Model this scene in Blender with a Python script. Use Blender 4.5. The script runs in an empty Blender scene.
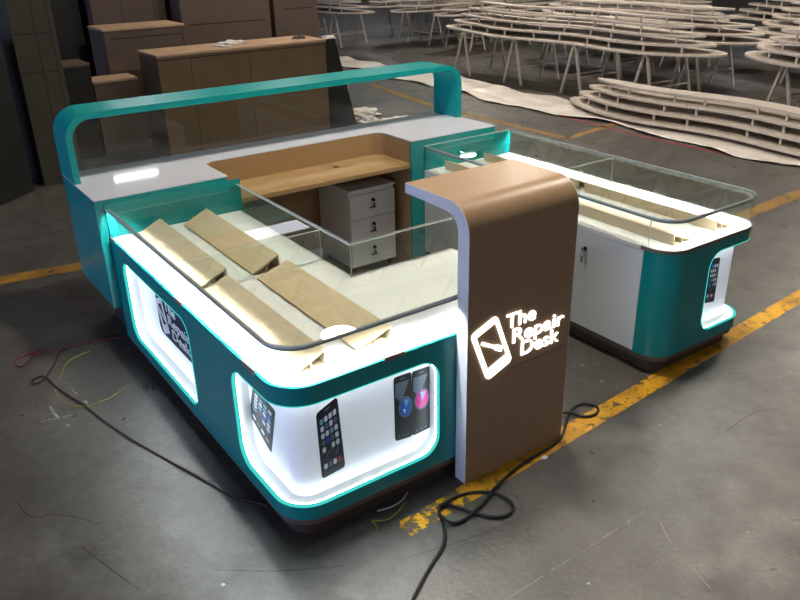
import bpy, bmesh, math, random
from mathutils import Vector, Matrix
from mathutils.geometry import delaunay_2d_cdt
S = bpy.context.scene
COL = S.collection
random.seed(7)
PI = math.pi

# ------------------------------------------------------------------ materials
def newmat(name):
    m = bpy.data.materials.new(name); m.use_nodes = True
    nt = m.node_tree
    for n in list(nt.nodes): nt.nodes.remove(n)
    out = nt.nodes.new('ShaderNodeOutputMaterial')
    return m, nt, out

def lin(c):
    return tuple(((v/255)/12.92 if v/255 <= .04045 else ((v/255+.055)/1.055)**2.4) for v in c)+(1,)

def paint(name, rgb, rough=.4, metal=0, noise=0, scale=12, bump=0, coat=0, spec=.5, stretch=None):
    m, nt, out = newmat(name)
    p = nt.nodes.new('ShaderNodeBsdfPrincipled')
    p.inputs['Roughness'].default_value = rough
    p.inputs['Metallic'].default_value = metal
    p.inputs['Coat Weight'].default_value = coat
    p.inputs['Specular IOR Level'].default_value = spec
    c = lin(rgb)
    p.inputs['Base Color'].default_value = c
    if noise or bump:
        tc = nt.nodes.new('ShaderNodeTexCoord'); mp = nt.nodes.new('ShaderNodeMapping')
        if stretch: mp.inputs['Scale'].default_value = stretch
        nz = nt.nodes.new('ShaderNodeTexNoise'); nz.inputs['Scale'].default_value = scale; nz.inputs['Detail'].default_value = 6
        nt.links.new(tc.outputs['Object'], mp.inputs[0]); nt.links.new(mp.outputs[0], nz.inputs['Vector'])
        if noise:
            r = nt.nodes.new('ShaderNodeValToRGB')
            r.color_ramp.elements[0].position = .3; r.color_ramp.elements[1].position = .7
            r.color_ramp.elements[0].color = tuple(v*(1-noise) for v in c[:3])+(1,)
            r.color_ramp.elements[1].color = tuple(min(1, v*(1+noise)) for v in c[:3])+(1,)
            nt.links.new(nz.outputs['Fac'], r.inputs[0]); nt.links.new(r.outputs[0], p.inputs['Base Color'])
        if bump:
            b = nt.nodes.new('ShaderNodeBump'); b.inputs['Strength'].default_value = bump; b.inputs['Distance'].default_value = .01
            nt.links.new(nz.outputs['Fac'], b.inputs['Height']); nt.links.new(b.outputs[0], p.inputs['Normal'])
    nt.links.new(p.outputs[0], out.inputs[0])
    return m

def emit(name, rgb, strength):
    m, nt, out = newmat(name)
    e = nt.nodes.new('ShaderNodeEmission'); e.inputs[0].default_value = lin(rgb); e.inputs[1].default_value = strength
    nt.links.new(e.outputs[0], out.inputs[0]); return m

def glassmat(name, tint=(251, 254, 253), ior=1.6, rough=0.0):
    m, nt, out = newmat(name)
    f = nt.nodes.new('ShaderNodeFresnel'); f.inputs[0].default_value = ior
    t = nt.nodes.new('ShaderNodeBsdfTransparent'); t.inputs[0].default_value = lin(tint)
    g = nt.nodes.new('ShaderNodeBsdfGlossy'); g.inputs['Roughness'].default_value = rough
    mx = nt.nodes.new('ShaderNodeMixShader')
    geo = nt.nodes.new('ShaderNodeNewGeometry'); iv = nt.nodes.new('ShaderNodeMath'); iv.operation = 'SUBTRACT'; iv.inputs[0].default_value = 1
    ml = nt.nodes.new('ShaderNodeMath'); ml.operation = 'MULTIPLY'
    nt.links.new(geo.outputs['Backfacing'], iv.inputs[1]); nt.links.new(iv.outputs[0], ml.inputs[0]); nt.links.new(f.outputs[0], ml.inputs[1])
    nt.links.new(ml.outputs[0], mx.inputs[0]); nt.links.new(t.outputs[0], mx.inputs[1]); nt.links.new(g.outputs[0], mx.inputs[2])
    nt.links.new(mx.outputs[0], out.inputs[0]); return m

def floor_material():
    m, nt, out = newmat('concrete_floor'); N = nt.nodes.new; L = nt.links.new
    tc = N('ShaderNodeTexCoord')
    def noise(scale, detail=8, rough=.6, dist=0):
        n = N('ShaderNodeTexNoise'); n.inputs['Scale'].default_value = scale; n.inputs['Detail'].default_value = detail
        n.inputs['Roughness'].default_value = rough; n.inputs['Distortion'].default_value = dist
        L(tc.outputs['Object'], n.inputs['Vector']); return n
    def ramp(src, stops):
        r = N('ShaderNodeValToRGB'); e = r.color_ramp.elements
        e[0].position, e[0].color = stops[0]; e[1].position, e[1].color = stops[-1]
        for p_, c_ in stops[1:-1]:
            q = e.new(p_); q.color = c_
        L(src, r.inputs[0]); return r
    def mix(kind, fac, a, b):
        x = N('ShaderNodeMix'); x.data_type = 'RGBA'; x.blend_type = kind
        if isinstance(fac, float): x.inputs[0].default_value = fac
        else: L(fac, x.inputs[0])
        L(a, x.inputs[6]); 
        if isinstance(b, tuple): x.inputs[7].default_value = b
        else: L(b, x.inputs[7])
        return x.outputs[2]
    base = ramp(noise(1.3, 10, .7, .2).outputs['Fac'], [(.3, lin((62,59,55))), (.5, lin((80,77,72))), (.72, lin((98,95,89)))])
    fine = ramp(noise(14, 8, .7).outputs['Fac'], [(.3, (.6,.6,.6,1)), (.7, (1.15,1.15,1.15,1))])
    c = mix('MULTIPLY', .8, base.outputs[0], fine.outputs[0])
    st = ramp(noise(3.2, 8, .72, .3).outputs['Fac'], [(.52, (0,0,0,1)), (.72, (1,1,1,1))])
    c = mix('MIX', st.outputs[0], c, lin((52,49,47)))
    # white specks of dried plaster
    v = N('ShaderNodeTexVoronoi'); v.inputs['Scale'].default_value = 5.5; L(tc.outputs['Object'], v.inputs['Vector'])
    sp = ramp(v.outputs['Distance'], [(.0, (1,1,1,1)), (.045, (1,1,1,1)), (.06, (0,0,0,1))])
    sel = ramp(noise(4, 1).outputs['Fac'], [(.5, (0,0,0,1)), (.6, (1,1,1,1))])
    spm = mix('MULTIPLY', 1.0, sp.outputs[0], sel.outputs[0])
    c = mix('MIX', spm, c, lin((170,168,162)))
    # hairline cracks
    vc = N('ShaderNodeTexVoronoi'); vc.feature = 'DISTANCE_TO_EDGE'; vc.inputs['Scale'].default_value = .55
    nz = noise(2.0, 6, .6); mv = N('ShaderNodeVectorMath'); mv.operation = 'ADD'
    sc = N('ShaderNodeVectorMath'); sc.operation = 'SCALE'; sc.inputs[3].default_value = .22
    L(nz.outputs['Color'], sc.inputs[0]); L(tc.outputs['Object'], mv.inputs[0]); L(sc.outputs[0], mv.inputs[1]); L(mv.outputs[0], vc.inputs['Vector'])
    ck = ramp(vc.outputs['Distance'], [(.0, (1,1,1,1)), (.0035, (0,0,0,1))])
    ck2 = mix('MULTIPLY', 1.0, ck.outputs[0], ramp(noise(1.5, 2).outputs['Fac'], [(.5, (0,0,0,1)), (.66, (.6,.6,.6,1))]).outputs[0])
    c = mix('MIX', ck2, c, lin((30,29,28)))
    p = N('ShaderNodeBsdfPrincipled'); L(c, p.inputs['Base Color'])
    rr = ramp(noise(5, 6).outputs['Fac'], [(.3, (.26,.26,.26,1)), (.7, (.50,.50,.50,1))]); L(rr.outputs[0], p.inputs['Roughness'])
    p.inputs['Specular IOR Level'].default_value = .75
    b = N('ShaderNodeBump'); b.inputs['Strength'].default_value = .25; b.inputs['Distance'].default_value = .01
    L(noise(30, 8, .7).outputs['Fac'], b.inputs['Height']); L(b.outputs[0], p.inputs['Normal'])
    L(p.outputs[0], out.inputs[0]); return m

def worn_paint(name, rgb, cover=.5):
    m, nt, out = newmat(name); N = nt.nodes.new; L = nt.links.new
    tc = N('ShaderNodeTexCoord'); n = N('ShaderNodeTexNoise'); n.inputs['Scale'].default_value = 16; n.inputs['Detail'].default_value = 10; n.inputs['Roughness'].default_value = .75
    L(tc.outputs['Object'], n.inputs['Vector'])
    r = N('ShaderNodeValToRGB'); r.color_ramp.elements[0].position = cover-.04; r.color_ramp.elements[1].position = cover+.04
    L(n.outputs['Fac'], r.inputs[0])
    n2 = N('ShaderNodeTexNoise'); n2.inputs['Scale'].default_value = 5; n2.inputs['Detail'].default_value = 6; L(tc.outputs['Object'], n2.inputs['Vector'])
    r2 = N('ShaderNodeValToRGB'); c = lin(rgb)
    r2.color_ramp.elements[0].position = .3; r2.color_ramp.elements[0].color = tuple(v*.5 for v in c[:3])+(1,); r2.color_ramp.elements[1].position = .65; r2.color_ramp.elements[1].color = c
    L(n2.outputs['Fac'], r2.inputs[0])
    p = N('ShaderNodeBsdfPrincipled'); p.inputs['Roughness'].default_value = .6; L(r2.outputs[0], p.inputs['Base Color'])
    t = N('ShaderNodeBsdfTransparent'); mx = N('ShaderNodeMixShader')
    L(r.outputs[0], mx.inputs[0]); L(p.outputs[0], mx.inputs[1]); L(t.outputs[0], mx.inputs[2]); L(mx.outputs[0], out.inputs[0])
    return m

def backlit(name, rgb, strength):
    m = paint(name, rgb, .35); p = next(n for n in m.node_tree.nodes if n.type == 'BSDF_PRINCIPLED')
    p.inputs['Emission Color'].default_value = lin((232, 240, 250)); p.inputs['Emission Strength'].default_value = strength; return m
M = dict(
 backlit=backlit('backlit_acrylic_panel', (226,230,236), .30),
 teal=paint('teal_lacquer', (16,140,138), .26, noise=.03, scale=3, coat=.2),
 teal_edge=paint('teal_lacquer_bevel', (18,150,148), .25),
 white=paint('white_lacquer', (226,226,228), .3),
 white_gloss=paint('white_laminate_top', (204,208,218), .045),
 inner=paint('white_case_lining', (236,236,234), .45),
 wood=paint('tan_wood_laminate', (156,128,88), .42, noise=.07, scale=6, stretch=(1,9,9)),
 wood_dark=paint('brown_laminate', (164,135,102), .36, noise=.06, scale=6, stretch=(9,9,1)),
 maple=paint('maple_tray_wood', (226,204,166), .5, noise=.06, scale=8, stretch=(8,1,8)),
 base=paint('bronze_base_band', (104,86,76), .45),
 kick=paint('dark_bronze_plinth', (70,56,48), .45),
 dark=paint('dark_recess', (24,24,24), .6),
 glass=glassmat('clear_glass'),
 glass_edge=paint('polished_glass_edge', (222,232,228), .45),
 glass_rim=paint('bright_cut_glass_edge', (214,222,218), .3),
 rail=paint('grey_rail', (150,153,151), .35),
 bronze=paint('bronze_trim', (128,116,106), .3, metal=.4),
 chrome=paint('chrome', (200,200,205), .18, metal=1),
 black=paint('black_plastic', (14,14,15), .35),
 rubber=paint('black_rubber_cable', (12,12,12), .65),
 maroon=paint('dark_maroon_cable', (46,20,20), .5),
 redwire=paint('dark_red_wire', (110,30,36), .45),
 yellowwire=paint('yellow_wire', (150,138,58), .45),
 whitewire=paint('white_wire', (200,200,196), .45),
 floor=floor_material(),
 yellow=worn_paint('yellow_floor_paint', (214,156,22), .575),
 yellow_worn=worn_paint('worn_yellow_floor_paint', (236,178,22), .50),
 yellow_old=worn_paint('old_yellow_floor_paint', (150,110,30), .58),
 redpaint=worn_paint('red_floor_line', (150,40,46), .62),
 crack=worn_paint('floor_crack', (44,42,40), .56),
 scratch=worn_paint('floor_scratch', (150,147,140), .54),
 chalk=worn_paint('white_chalk', (170,170,168), .53),
 led=emit('led_strip', (252,253,255), 430),
 led_soft=emit('led_strip_soft', (250,253,255), 230),
 led_niche=emit('led_niche_strip', (240,252,255), 20),
 edge_glow=emit('acrylic_edge_glow', (70,222,214), .95),
 led_sign=emit('lit_acrylic_letters', (255,252,246), 3.5),
 tube=emit('fluorescent_tube', (240,246,255), 34),
 sky=emit('skylight_panel', (235,240,250), 3.5),
 steel=paint('lamp_steel', (150,150,150), .4, metal=.4),
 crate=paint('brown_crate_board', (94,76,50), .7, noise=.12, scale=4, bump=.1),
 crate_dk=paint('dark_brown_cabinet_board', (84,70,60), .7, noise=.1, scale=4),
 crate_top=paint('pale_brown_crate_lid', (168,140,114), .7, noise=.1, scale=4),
 olive=paint('olive_brown_board', (56,53,40), .7, noise=.12, scale=4),
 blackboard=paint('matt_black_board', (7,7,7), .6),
 gap=paint('dark_joint', (44,35,28), .8),
 wave=paint('white_painted_board', (198,188,178), .5, noise=.05, scale=6),
 trestle=paint('pale_grey_steel', (186,178,168), .5, noise=.08, scale=10),
 plastic=paint('white_plastic_film', (222,216,208), .3, noise=.08, scale=5, bump=.3),
 paper=paint('crumpled_paper', (196,190,184), .7, noise=.1, scale=10),
 ceil=paint('dull_grey_roof', (168,150,130), .8),
 truss=paint('grey_roof_steel', (52,48,44), .5),
 wallm=paint('grey_shed_wall', (120,112,104), .85, noise=.1, scale=1.5),
 ph_body=paint('printed_black', (12,12,15), .5),
 ph_scr=paint('printed_dark_blue', (24,34,52), .5),
 ph_white=paint('printed_white', (230,234,238), .4),
 ph_blue=paint('printed_blue', (40,96,190), .35),
 ph_sky=paint('printed_sky_blue', (120,176,205), .35),
 ph_pink=paint('printed_magenta', (214,30,150), .35),
 ph_red=paint('printed_red', (190,60,84), .35),
 ph_grey=paint('printed_grey', (96,108,124), .5),
 navy=paint('navy_acrylic', (18,26,58), .6, spec=.2),
)

# ------------------------------------------------------------------ mesh building
class MB:
    def __init__(s): s.v = []; s.f = []; s.m = []; s.smooth = False
    def add(s, vs, fs, mi=0):
        b = len(s.v); s.v += [tuple(v) for v in vs]
        for f in fs: s.f.append(tuple(b+i for i in f)); s.m.append(mi)
        return s
    def box(s, x0, y0, z0, x1, y1, z1, bev=0.0, mi=0, rot=None):
        bm = bmesh.new(); bmesh.ops.create_cube(bm, size=1)
        for v in bm.verts:
            v.co = Vector((x0+(v.co.x+.5)*(x1-x0), y0+(v.co.y+.5)*(y1-y0), z0+(v.co.z+.5)*(z1-z0)))
        if bev: bmesh.ops.bevel(bm, geom=bm.edges[:], offset=bev, segments=2, affect='EDGES', profile=.5)
        s.from_bm(bm, mi, rot); return s
    def from_bm(s, bm, mi=0, mat=None):
        bm.verts.index_update()
        vs = [(mat @ v.co) if mat else v.co.copy() for v in bm.verts]
        s.add(vs, [[v.index for v in f.verts] for f in bm.faces], mi); bm.free()
    def prism(s, poly, z0, z1, mi=0, bev=0.0, axis='z'):
        # polygon (counter-clockwise) in two axes, pushed along the third
        def P(a, b, c): return {'z': (a, b, c), 'x': (c, a, b), 'y': (a, c, b)}[axis]
        n = len(poly)
        bm = bmesh.new()
        lo = [bm.verts.new(P(a, b, z0)) for a, b in poly]; hi = [bm.verts.new(P(a, b, z1)) for a, b in poly]
        bm.faces.new(list(reversed(lo))); bm.faces.new(hi)
        for i in range(n): bm.faces.new((lo[i], lo[(i+1) % n], hi[(i+1) % n], hi[i]))
        bmesh.ops.recalc_face_normals(bm, faces=bm.faces[:])
        if bev:
            eds = [e for e in bm.edges if len(e.link_faces) == 2 and e.calc_face_angle(0) > .6]
            bmesh.ops.bevel(bm, geom=eds, offset=bev, segments=2, affect='EDGES', profile=.5)
        s.from_bm(bm, mi); return s
    def tube(s, pts, r, n=8, mi=0, closed=False):
        pts = [Vector(p) for p in pts]; rings = []; N = len(pts); up = None
        for i, p in enumerate(pts):
            a = pts[(i-1) % N] if (closed or i > 0) else p; b = pts[(i+1) % N] if (closed or i < N-1) else p
            t = (b-a).normalized()
            if up is None: up = Vector((0, 0, 1)) if abs(t.z) < .9 else Vector((1, 0, 0))
            sd = t.cross(up).normalized(); up = sd.cross(t).normalized()
            rr = r[i] if isinstance(r, (list, tuple)) else r
            rings.append([p+sd*rr*math.cos(2*PI*k/n)+up*rr*math.sin(2*PI*k/n) for k in range(n)])
        vs = [v for g in rings for v in g]; fs = []
        for i in range(N if closed else N-1):
            j = (i+1) % N
            for k in range(n): fs.append((i*n+k, i*n+(k+1) % n, j*n+(k+1) % n, j*n+k))
        if not closed: fs += [tuple(reversed(range(n))), tuple((N-1)*n+k for k in range(n))]
        s.add(vs, fs, mi); s.smooth = True; return s
    def bar(s, a, b, w, h=None, mi=0):
        # square bar between two points
        a, b = Vector(a), Vector(b); h = h or w; t = (b-a).normalized()
        up = Vector((0, 0, 1)) if abs(t.z) < .98 else Vector((1, 0, 0))
        sd = t.cross(up).normalized(); up = sd.cross(t).normalized()
        vs = [p+sd*sx*w/2+up*sy*h/2 for p in (a, b) for sx, sy in ((-1,-1),(1,-1),(1,1),(-1,1))]
        s.add(vs, [(3,2,1,0),(4,5,6,7),(0,1,5,4),(1,2,6,5),(2,3,7,6),(3,0,4,7)], mi); return s
    def lathe(s, prof, c, n=24, mi=0, axis='z'):
        vs = []; k = len(prof)
        for i in range(n):
            a = 2*PI*i/n
            for r, z in prof:
                x, y = r*math.cos(a), r*math.sin(a)
                d = {'z': (x, y, z), 'y': (x, z, y), 'x': (z, x, y)}[axis]
                vs.append((c[0]+d[0], c[1]+d[1], c[2]+d[2]))
        fs = []
        for i in range(n):
            j = (i+1) % n
            for q in range(k-1): fs.append((i*k+q, j*k+q, j*k+q+1, i*k+q+1))
        fs += [tuple(i*k for i in reversed(range(n))), tuple(i*k+k-1 for i in range(n))]
        s.add(vs, fs, mi); s.smooth = True; return s

ORG = {}
def obj(name, mb, mats, parent=None, loc=None, smooth=None):
    """ONE mesh object; the builder's coordinates are world ones, made relative to the parent's origin"""
    if not isinstance(mats, (list, tuple)): mats = [mats]
    me = bpy.data.meshes.new(name)
    root = parent
    off = Vector((0, 0, 0))
    if parent is not None: off = ORG.get(parent.name, Vector((0, 0, 0)))
    elif loc is not None: off = Vector(loc)
    me.from_pydata([tuple(Vector(v)-off) for v in mb.v], [], mb.f)
    for m in mats: me.materials.append(m)
    for p, mi in zip(me.polygons, mb.m): p.material_index = mi
    bm = bmesh.new(); bm.from_mesh(me); bmesh.ops.remove_doubles(bm, verts=bm.verts[:], dist=1e-6)
    bmesh.ops.recalc_face_normals(bm, faces=bm.faces[:]); bm.to_mesh(me); bm.free()
    if mb.smooth if smooth is None else smooth:
        for p in me.polygons: p.use_smooth = True
        me.set_sharp_from_angle(angle=math.radians(38))
    o = bpy.data.objects.new(name, me); COL.objects.link(o)
    if parent is not None: o.parent = parent; ORG[o.name] = off
    else: o.location = off; ORG[o.name] = off
    return o

def tag(o, label=None, cat=None, group=None, kind=None):
    if label: o['label'] = label
    if cat: o['category'] = cat
    if group: o['group'] = group
    if kind: o['kind'] = kind
    return o

def thing(name, label, cat, loc=(0, 0, 0), group=None):
    o = bpy.data.objects.new(name, None); COL.objects.link(o); o.location = loc; o.empty_display_size = .1
    ORG[o.name] = Vector(loc)
    return tag(o, label, cat, group)

def copy_tree(o, parent=None):
    c = o.copy(); COL.objects.link(c)
    if parent is not None: c.parent = parent
    for ch in list(o.children): copy_tree(ch, c)
    return c

# ------------------------------------------------------------------ plan paths with rounded corners (inside lies to the left)
class Path:
    def __init__(s, pts, r, flat=.02):
        s.seg = []; pts = [Vector(p) for p in pts]; s.L = 0; cur = pts[0]
        for i in range(1, len(pts)):
            if i < len(pts)-1:
                d0 = (pts[i]-pts[i-1]).normalized(); d1 = (pts[i+1]-pts[i]).normalized()
                a = pts[i]-d0*r; s._line(cur, a)
                n0 = Vector((-d0.y, d0.x)); c = a+n0*r
                s.seg.append(('a', s.L, c, math.atan2(-n0.y, -n0.x), r, r*PI/2)); s.L += r*PI/2
                cur = pts[i]+d1*r
            else: s._line(cur, pts[i])
    def _line(s, a, b):
        l = (b-a).length; s.seg.append(('l', s.L, a, (b-a)/l, None, l)); s.L += l
    def at(s, d, off=0.0):
        for sg in s.seg:
            if d <= sg[1]+sg[5]+1e-9 or sg is s.seg[-1]:
                t = d-sg[1]
                if sg[0] == 'l':
                    q = sg[2]+sg[3]*t; n = Vector((-sg[3].y, sg[3].x)); return q+n*off
                a = sg[3]+t/sg[4]
                return sg[2]+Vector((math.cos(a), math.sin(a)))*(sg[4]-off)
    def stops(s, d0, d1, step=.02, lstep=9):
        out = {round(d0, 5), round(d1, 5)}
        for sg in s.seg:
            n = max(1, int(sg[5]/(step if sg[0] == 'a' else lstep)))
            for i in range(n+1):
                d = sg[1]+sg[5]*i/n
                if d0 < d < d1: out.add(round(d, 5))
        return sorted(out)

def strip(mb, path, d0, d1, z0, z1, off0, off1, mi=0, lstep=9):
    """a wall of real thickness (off0..off1) following the path"""
    ds = path.stops(d0, d1, .02, lstep); vs = []
    for d in ds:
        a, b = path.at(d, off0), path.at(d, off1)
        vs += [(a.x, a.y, z0), (a.x, a.y, z1), (b.x, b.y, z1), (b.x, b.y, z0)]
    fs = []
    for i in range(len(ds)-1):
        p, q = i*4, i*4+4
        fs += [(p, q, q+1, p+1), (p+1, q+1, q+2, p+2), (p+2, q+2, q+3, p+3), (p+3, q+3, q, p)]
    n = (len(ds)-1)*4; fs += [(3, 2, 1, 0), (n, n+1, n+2, n+3)]
    mb.add(vs, fs, mi); mb.smooth = True; return mb

def rrect(s0, s1, z0, z1, r, n=10, step=.02):
    pts = []
    for cx, cz, a0 in ((s1-r, z0+r, -PI/2), (s1-r, z1-r, 0), (s0+r, z1-r, PI/2), (s0+r, z0+r, PI)):
        for i in range(n+1):
            a = a0+PI/2*i/n; pts.append((cx+r*math.cos(a), cz+r*math.sin(a)))
    out = []
    for i, p in enumerate(pts):
        q = pts[(i+1) % len(pts)]; out.append(p)
        l = math.hypot(q[0]-p[0], q[1]-p[1]); k = int(l/step)
        for j in range(1, k): out.append((p[0]+(q[0]-p[0])*j/k, p[1]+(q[1]-p[1])*j/k))
    return out

def inside(p, poly):
    x, y = p; c = False; j = len(poly)-1
    for i in range(len(poly)):
        xi, yi = poly[i]; xj, yj = poly[j]
        if (yi > y) != (yj > y) and x < (xj-xi)*(y-yi)/(yj-yi)+xi: c = not c
        j = i
    return c

def skin_with_holes(mb, path, d0, d1, z0, z1, holes, depth, mi=0):
    """lacquered front with rounded openings; each opening has side walls 'depth' deep"""
    ds = path.stops(d0, d1, .02)
    outer = [(d, z0) for d in ds]+[(d, z1) for d in reversed(ds)]
    for off in (0.0, .016):
        vs = [Vector(p) for p in outer]; n = len(vs); es = [(i, (i+1) % n) for i in range(n)]
        for h in holes:
            b = len(vs); vs += [Vector(p) for p in h]; es += [(b+i, b+(i+1) % len(h)) for i in range(len(h))]
        for d in ds[1:-1]:
            for k in range(1, 12):
                p = (d, z0+(z1-z0)*k/12)
                if not any(inside(p, h) for h in holes): vs.append(Vector(p))
        V, E, F, _, _, _ = delaunay_2d_cdt(vs, es, [], 1, 1e-6)
        fs = []
        for f in F:
            c = sum((V[i] for i in f), Vector((0, 0)))/len(f)
            if not any(inside(c, h) for h in holes): fs.append(tuple(f))
        P = [path.at(v.x, off) for v in V]
        mb.add([(p.x, p.y, v.y) for p, v in zip(P, V)], fs, mi)
    def rim(loop, o0, o1):
        vs = []; n = len(loop)
        for d, z in loop:
            a, b = path.at(d, o0), path.at(d, o1); vs += [(a.x, a.y, z), (b.x, b.y, z)]
        mb.add(vs, [(2*i, 2*((i+1) % n), 2*((i+1) % n)+1, 2*i+1) for i in range(n)], mi)
    rim(outer, 0, .016)
    for h in holes: rim(h, 0, depth)
    mb.smooth = True; return mb

def quadmap(path, c, off):
    """c = four corners (s,z): top-left, top-right, bottom-right, bottom-left -> function (u,v,lift) -> point"""
    def f(u, v, lift=0):
        s = (c[0][0]*(1-u)+c[1][0]*u)*(1-v)+(c[3][0]*(1-u)+c[2][0]*u)*v
        z = (c[0][1]*(1-u)+c[1][1]*u)*(1-v)+(c[3][1]*(1-u)+c[2][1]*u)*v
        p = path.at(s, off-lift); return (p.x, p.y, z)
    return f

def slab_on(mb, f, poly, lift0, lift1, mi):
    n = len(poly)
    vs = [f(u, v, lift0) for u, v in poly]+[f(u, v, lift1) for u, v in poly]
    mb.add(vs, [tuple(range(n, 2*n))]+[(i, (i+1) % n, n+(i+1) % n, n+i) for i in range(n)], mi)

def rr(u0, v0, u1, v1, ru, rv, n=4):
    pts = []
    for cu, cv, a0 in ((u1-ru, v0+rv, -PI/2), (u1-ru, v1-rv, 0), (u0+ru, v1-rv, PI/2), (u0+ru, v0+rv, PI)):
        for i in range(n+1):
            a = a0+PI/2*i/n; pts.append((cu+ru*math.cos(a), cv+rv*math.sin(a)))
    return pts

PHM = [M['ph_body'], M['ph_scr'], M['ph_white'], M['ph_blue'], M['ph_sky'], M['ph_pink'], M['ph_red'], M['ph_grey']]
def phone_print(name, path, corners, off, parent, label, kind='icons', seed=1):
    rnd = random.Random(seed); f = quadmap(path, corners, off); mb = MB()
    slab_on(mb, f, rr(0, 0, 1, 1, .12, .05, 5), 0, .0015, 0)
    slab_on(mb, f, rr(.05, .10, .95, .90, .01, .01, 1), .0015, .002, 1 if kind == 'icons' else 0)
    if kind == 'icons':
        for r in range(5):
            for c in range(4):
                if r == 4 and c == 1: continue
                u = .13+c*.2; v = .13+r*.105
                slab_on(mb, f, rr(u, v, u+.145, v+.075, .03, .018, 2), .002, .0025, rnd.choice([2, 2, 2, 3, 4, 2, 7]) if r or c != 3 else 2)
        for i in range(7):
            u = .2+rnd.random()*.5; v = .66+rnd.random()*.08
            slab_on(mb, f, [(u, v), (u+.12, v-.06), (u+.16, v-.04), (u+.05, v+.02)], .002, .0022, 7)
        for c in range(4):
            u = .13+c*.2
            slab_on(mb, f, rr(u, .80, u+.145, .875, .03, .018, 2), .002, .0025, [2, 7, 2, 6][c])
        slab_on(mb, f, rr(.38, .045, .62, .06, .01, .005, 2), .0015, .002, 7)
    else:
        ci = 3 if kind == 'blue' else 5
        slab_on(mb, f, [(.08, .10), (.85, .10), (.40, .42), (.08, .30)], .002, .0022, 7)
        cu, cv = (.62, .50) if kind == 'blue' else (.52, .47)
        ring = [(cu+.40*math.cos(a*PI/12), cv+.165*math.sin(a*PI/12)) for a in range(24)]
        fill = [(cu+.34*math.cos(a*PI/12), cv+.14*math.sin(a*PI/12)) for a in range(24)]
        slab_on(mb, f, ring, .002, .0024, 7); slab_on(mb, f, fill, .0024, .0028, ci)
        slab_on(mb, f, [(cu-.1, cv-.12), (cu+.2, cv-.10), (cu+.02, cv+.02)], .0028, .003, 4)
        slab_on(mb, f, [(cu-.16, cv+.02), (cu+.02, cv+.04), (cu-.06, cv+.1)], .0028, .003, 2 if kind == 'blue' else 6)
        slab_on(mb, f, rr(.38, .045, .62, .06, .01, .005, 2), .0015, .002, 7)
        for c in range(3): slab_on(mb, f, rr(.2+c*.25, .93, .28+c*.25, .95, .02, .006, 2), .0015, .002, 7)
    o = obj(name, mb, PHM, parent); o['label'] = label; return o

def text_points(body, bold=.004, res=6):
    """default sans lettering as a mesh, 1 unit = capital height about .7; returns verts, faces, bbox"""
    cu = bpy.data.curves.new('lettering', 'FONT'); cu.body = body; cu.size = 1; cu.offset = bold; cu.extrude = .5; cu.resolution_u = res
    o = bpy.data.objects.new('lettering', cu); COL.objects.link(o)
    bpy.context.view_layer.update()
    dg = bpy.context.evaluated_depsgraph_get(); me = bpy.data.meshes.new_from_object(o.evaluated_get(dg))
    vs = [v.co.copy() for v in me.vertices]; fs = [tuple(p.vertices) for p in me.polygons]
    COL.objects.unlink(o); bpy.data.objects.remove(o); bpy.data.curves.remove(cu); bpy.data.meshes.remove(me)
    return vs, fs

def lettering(body, x0, x1, base, place, depth, mi=0, cap=None):
    vs, fs = text_points(body)
    a = min(v.x for v in vs); b = max(v.x for v in vs); k = (x1-x0)/(b-a)
    kz = k if cap is None else cap/.70
    mb = MB(); mb.add([place(x0+(v.x-a)*k, base+v.y*kz, (v.z+.5)*depth) for v in vs], fs, mi); return mb

def emblem(place, c, w, h, ang, depth, needle=True):
    """outlined phone leaning over, screwdriver across its screen"""
    ca, sa = math.cos(ang), math.sin(ang)
    def P(u, v, d): return place(c[0]+u*ca-v*sa, c[1]+u*sa+v*ca, d)
    o = rr(-w/2, -h/2, w/2, h/2, .022*w/.15, .022*w/.15, 4)
    i = rr(-w/2+.022, -h/2+.052, w/2-.018, h/2-.03, .004, .004, 4)
    n = len(o); mb = MB()
    vs = [P(u, v, 0) for u, v in o]+[P(u, v, 0) for u, v in i]+[P(u, v, depth) for u, v in o]+[P(u, v, depth) for u, v in i]
    fs = []
    for k in range(n):
        j = (k+1) % n
        fs += [(2*n+k, 2*n+j, 3*n+j, 3*n+k), (k, j, 2*n+j, 2*n+k), (n+k, 3*n+k, 3*n+j, n+j), (k, n+k, n+j, j)]
    mb.add(vs, fs)
    # screwdriver
    a, b = Vector((-w*.25, h*.22)), Vector((w*.30, -h*.15)); t = (b-a).normalized(); nn = Vector((-t.y, t.x))
    prof = [(0, .0075), (.0, -.0075), (.62, -.0065), (.70, -.012), (1, -.013), (1, .013), (.70, .012), (.62, .0065)]
    pl = [a+(b-a)*q+nn*r*(w/.15) for q, r in prof]; m = len(pl)
    vs = [P(p.x, p.y, 0) for p in pl]+[P(p.x, p.y, depth) for p in pl]
    mb.add(vs, [tuple(range(m, 2*m))]+[(k, (k+1) % m, m+(k+1) % m, m+k) for k in range(m)])
    return mb

# ------------------------------------------------------------------ dimensions (metres)
D, D2 = 2.217, 2.953
HG, HB, HK = .95, .766, .114
XI, YI, XE = .835, .831, 1.49
RC = .16

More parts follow.
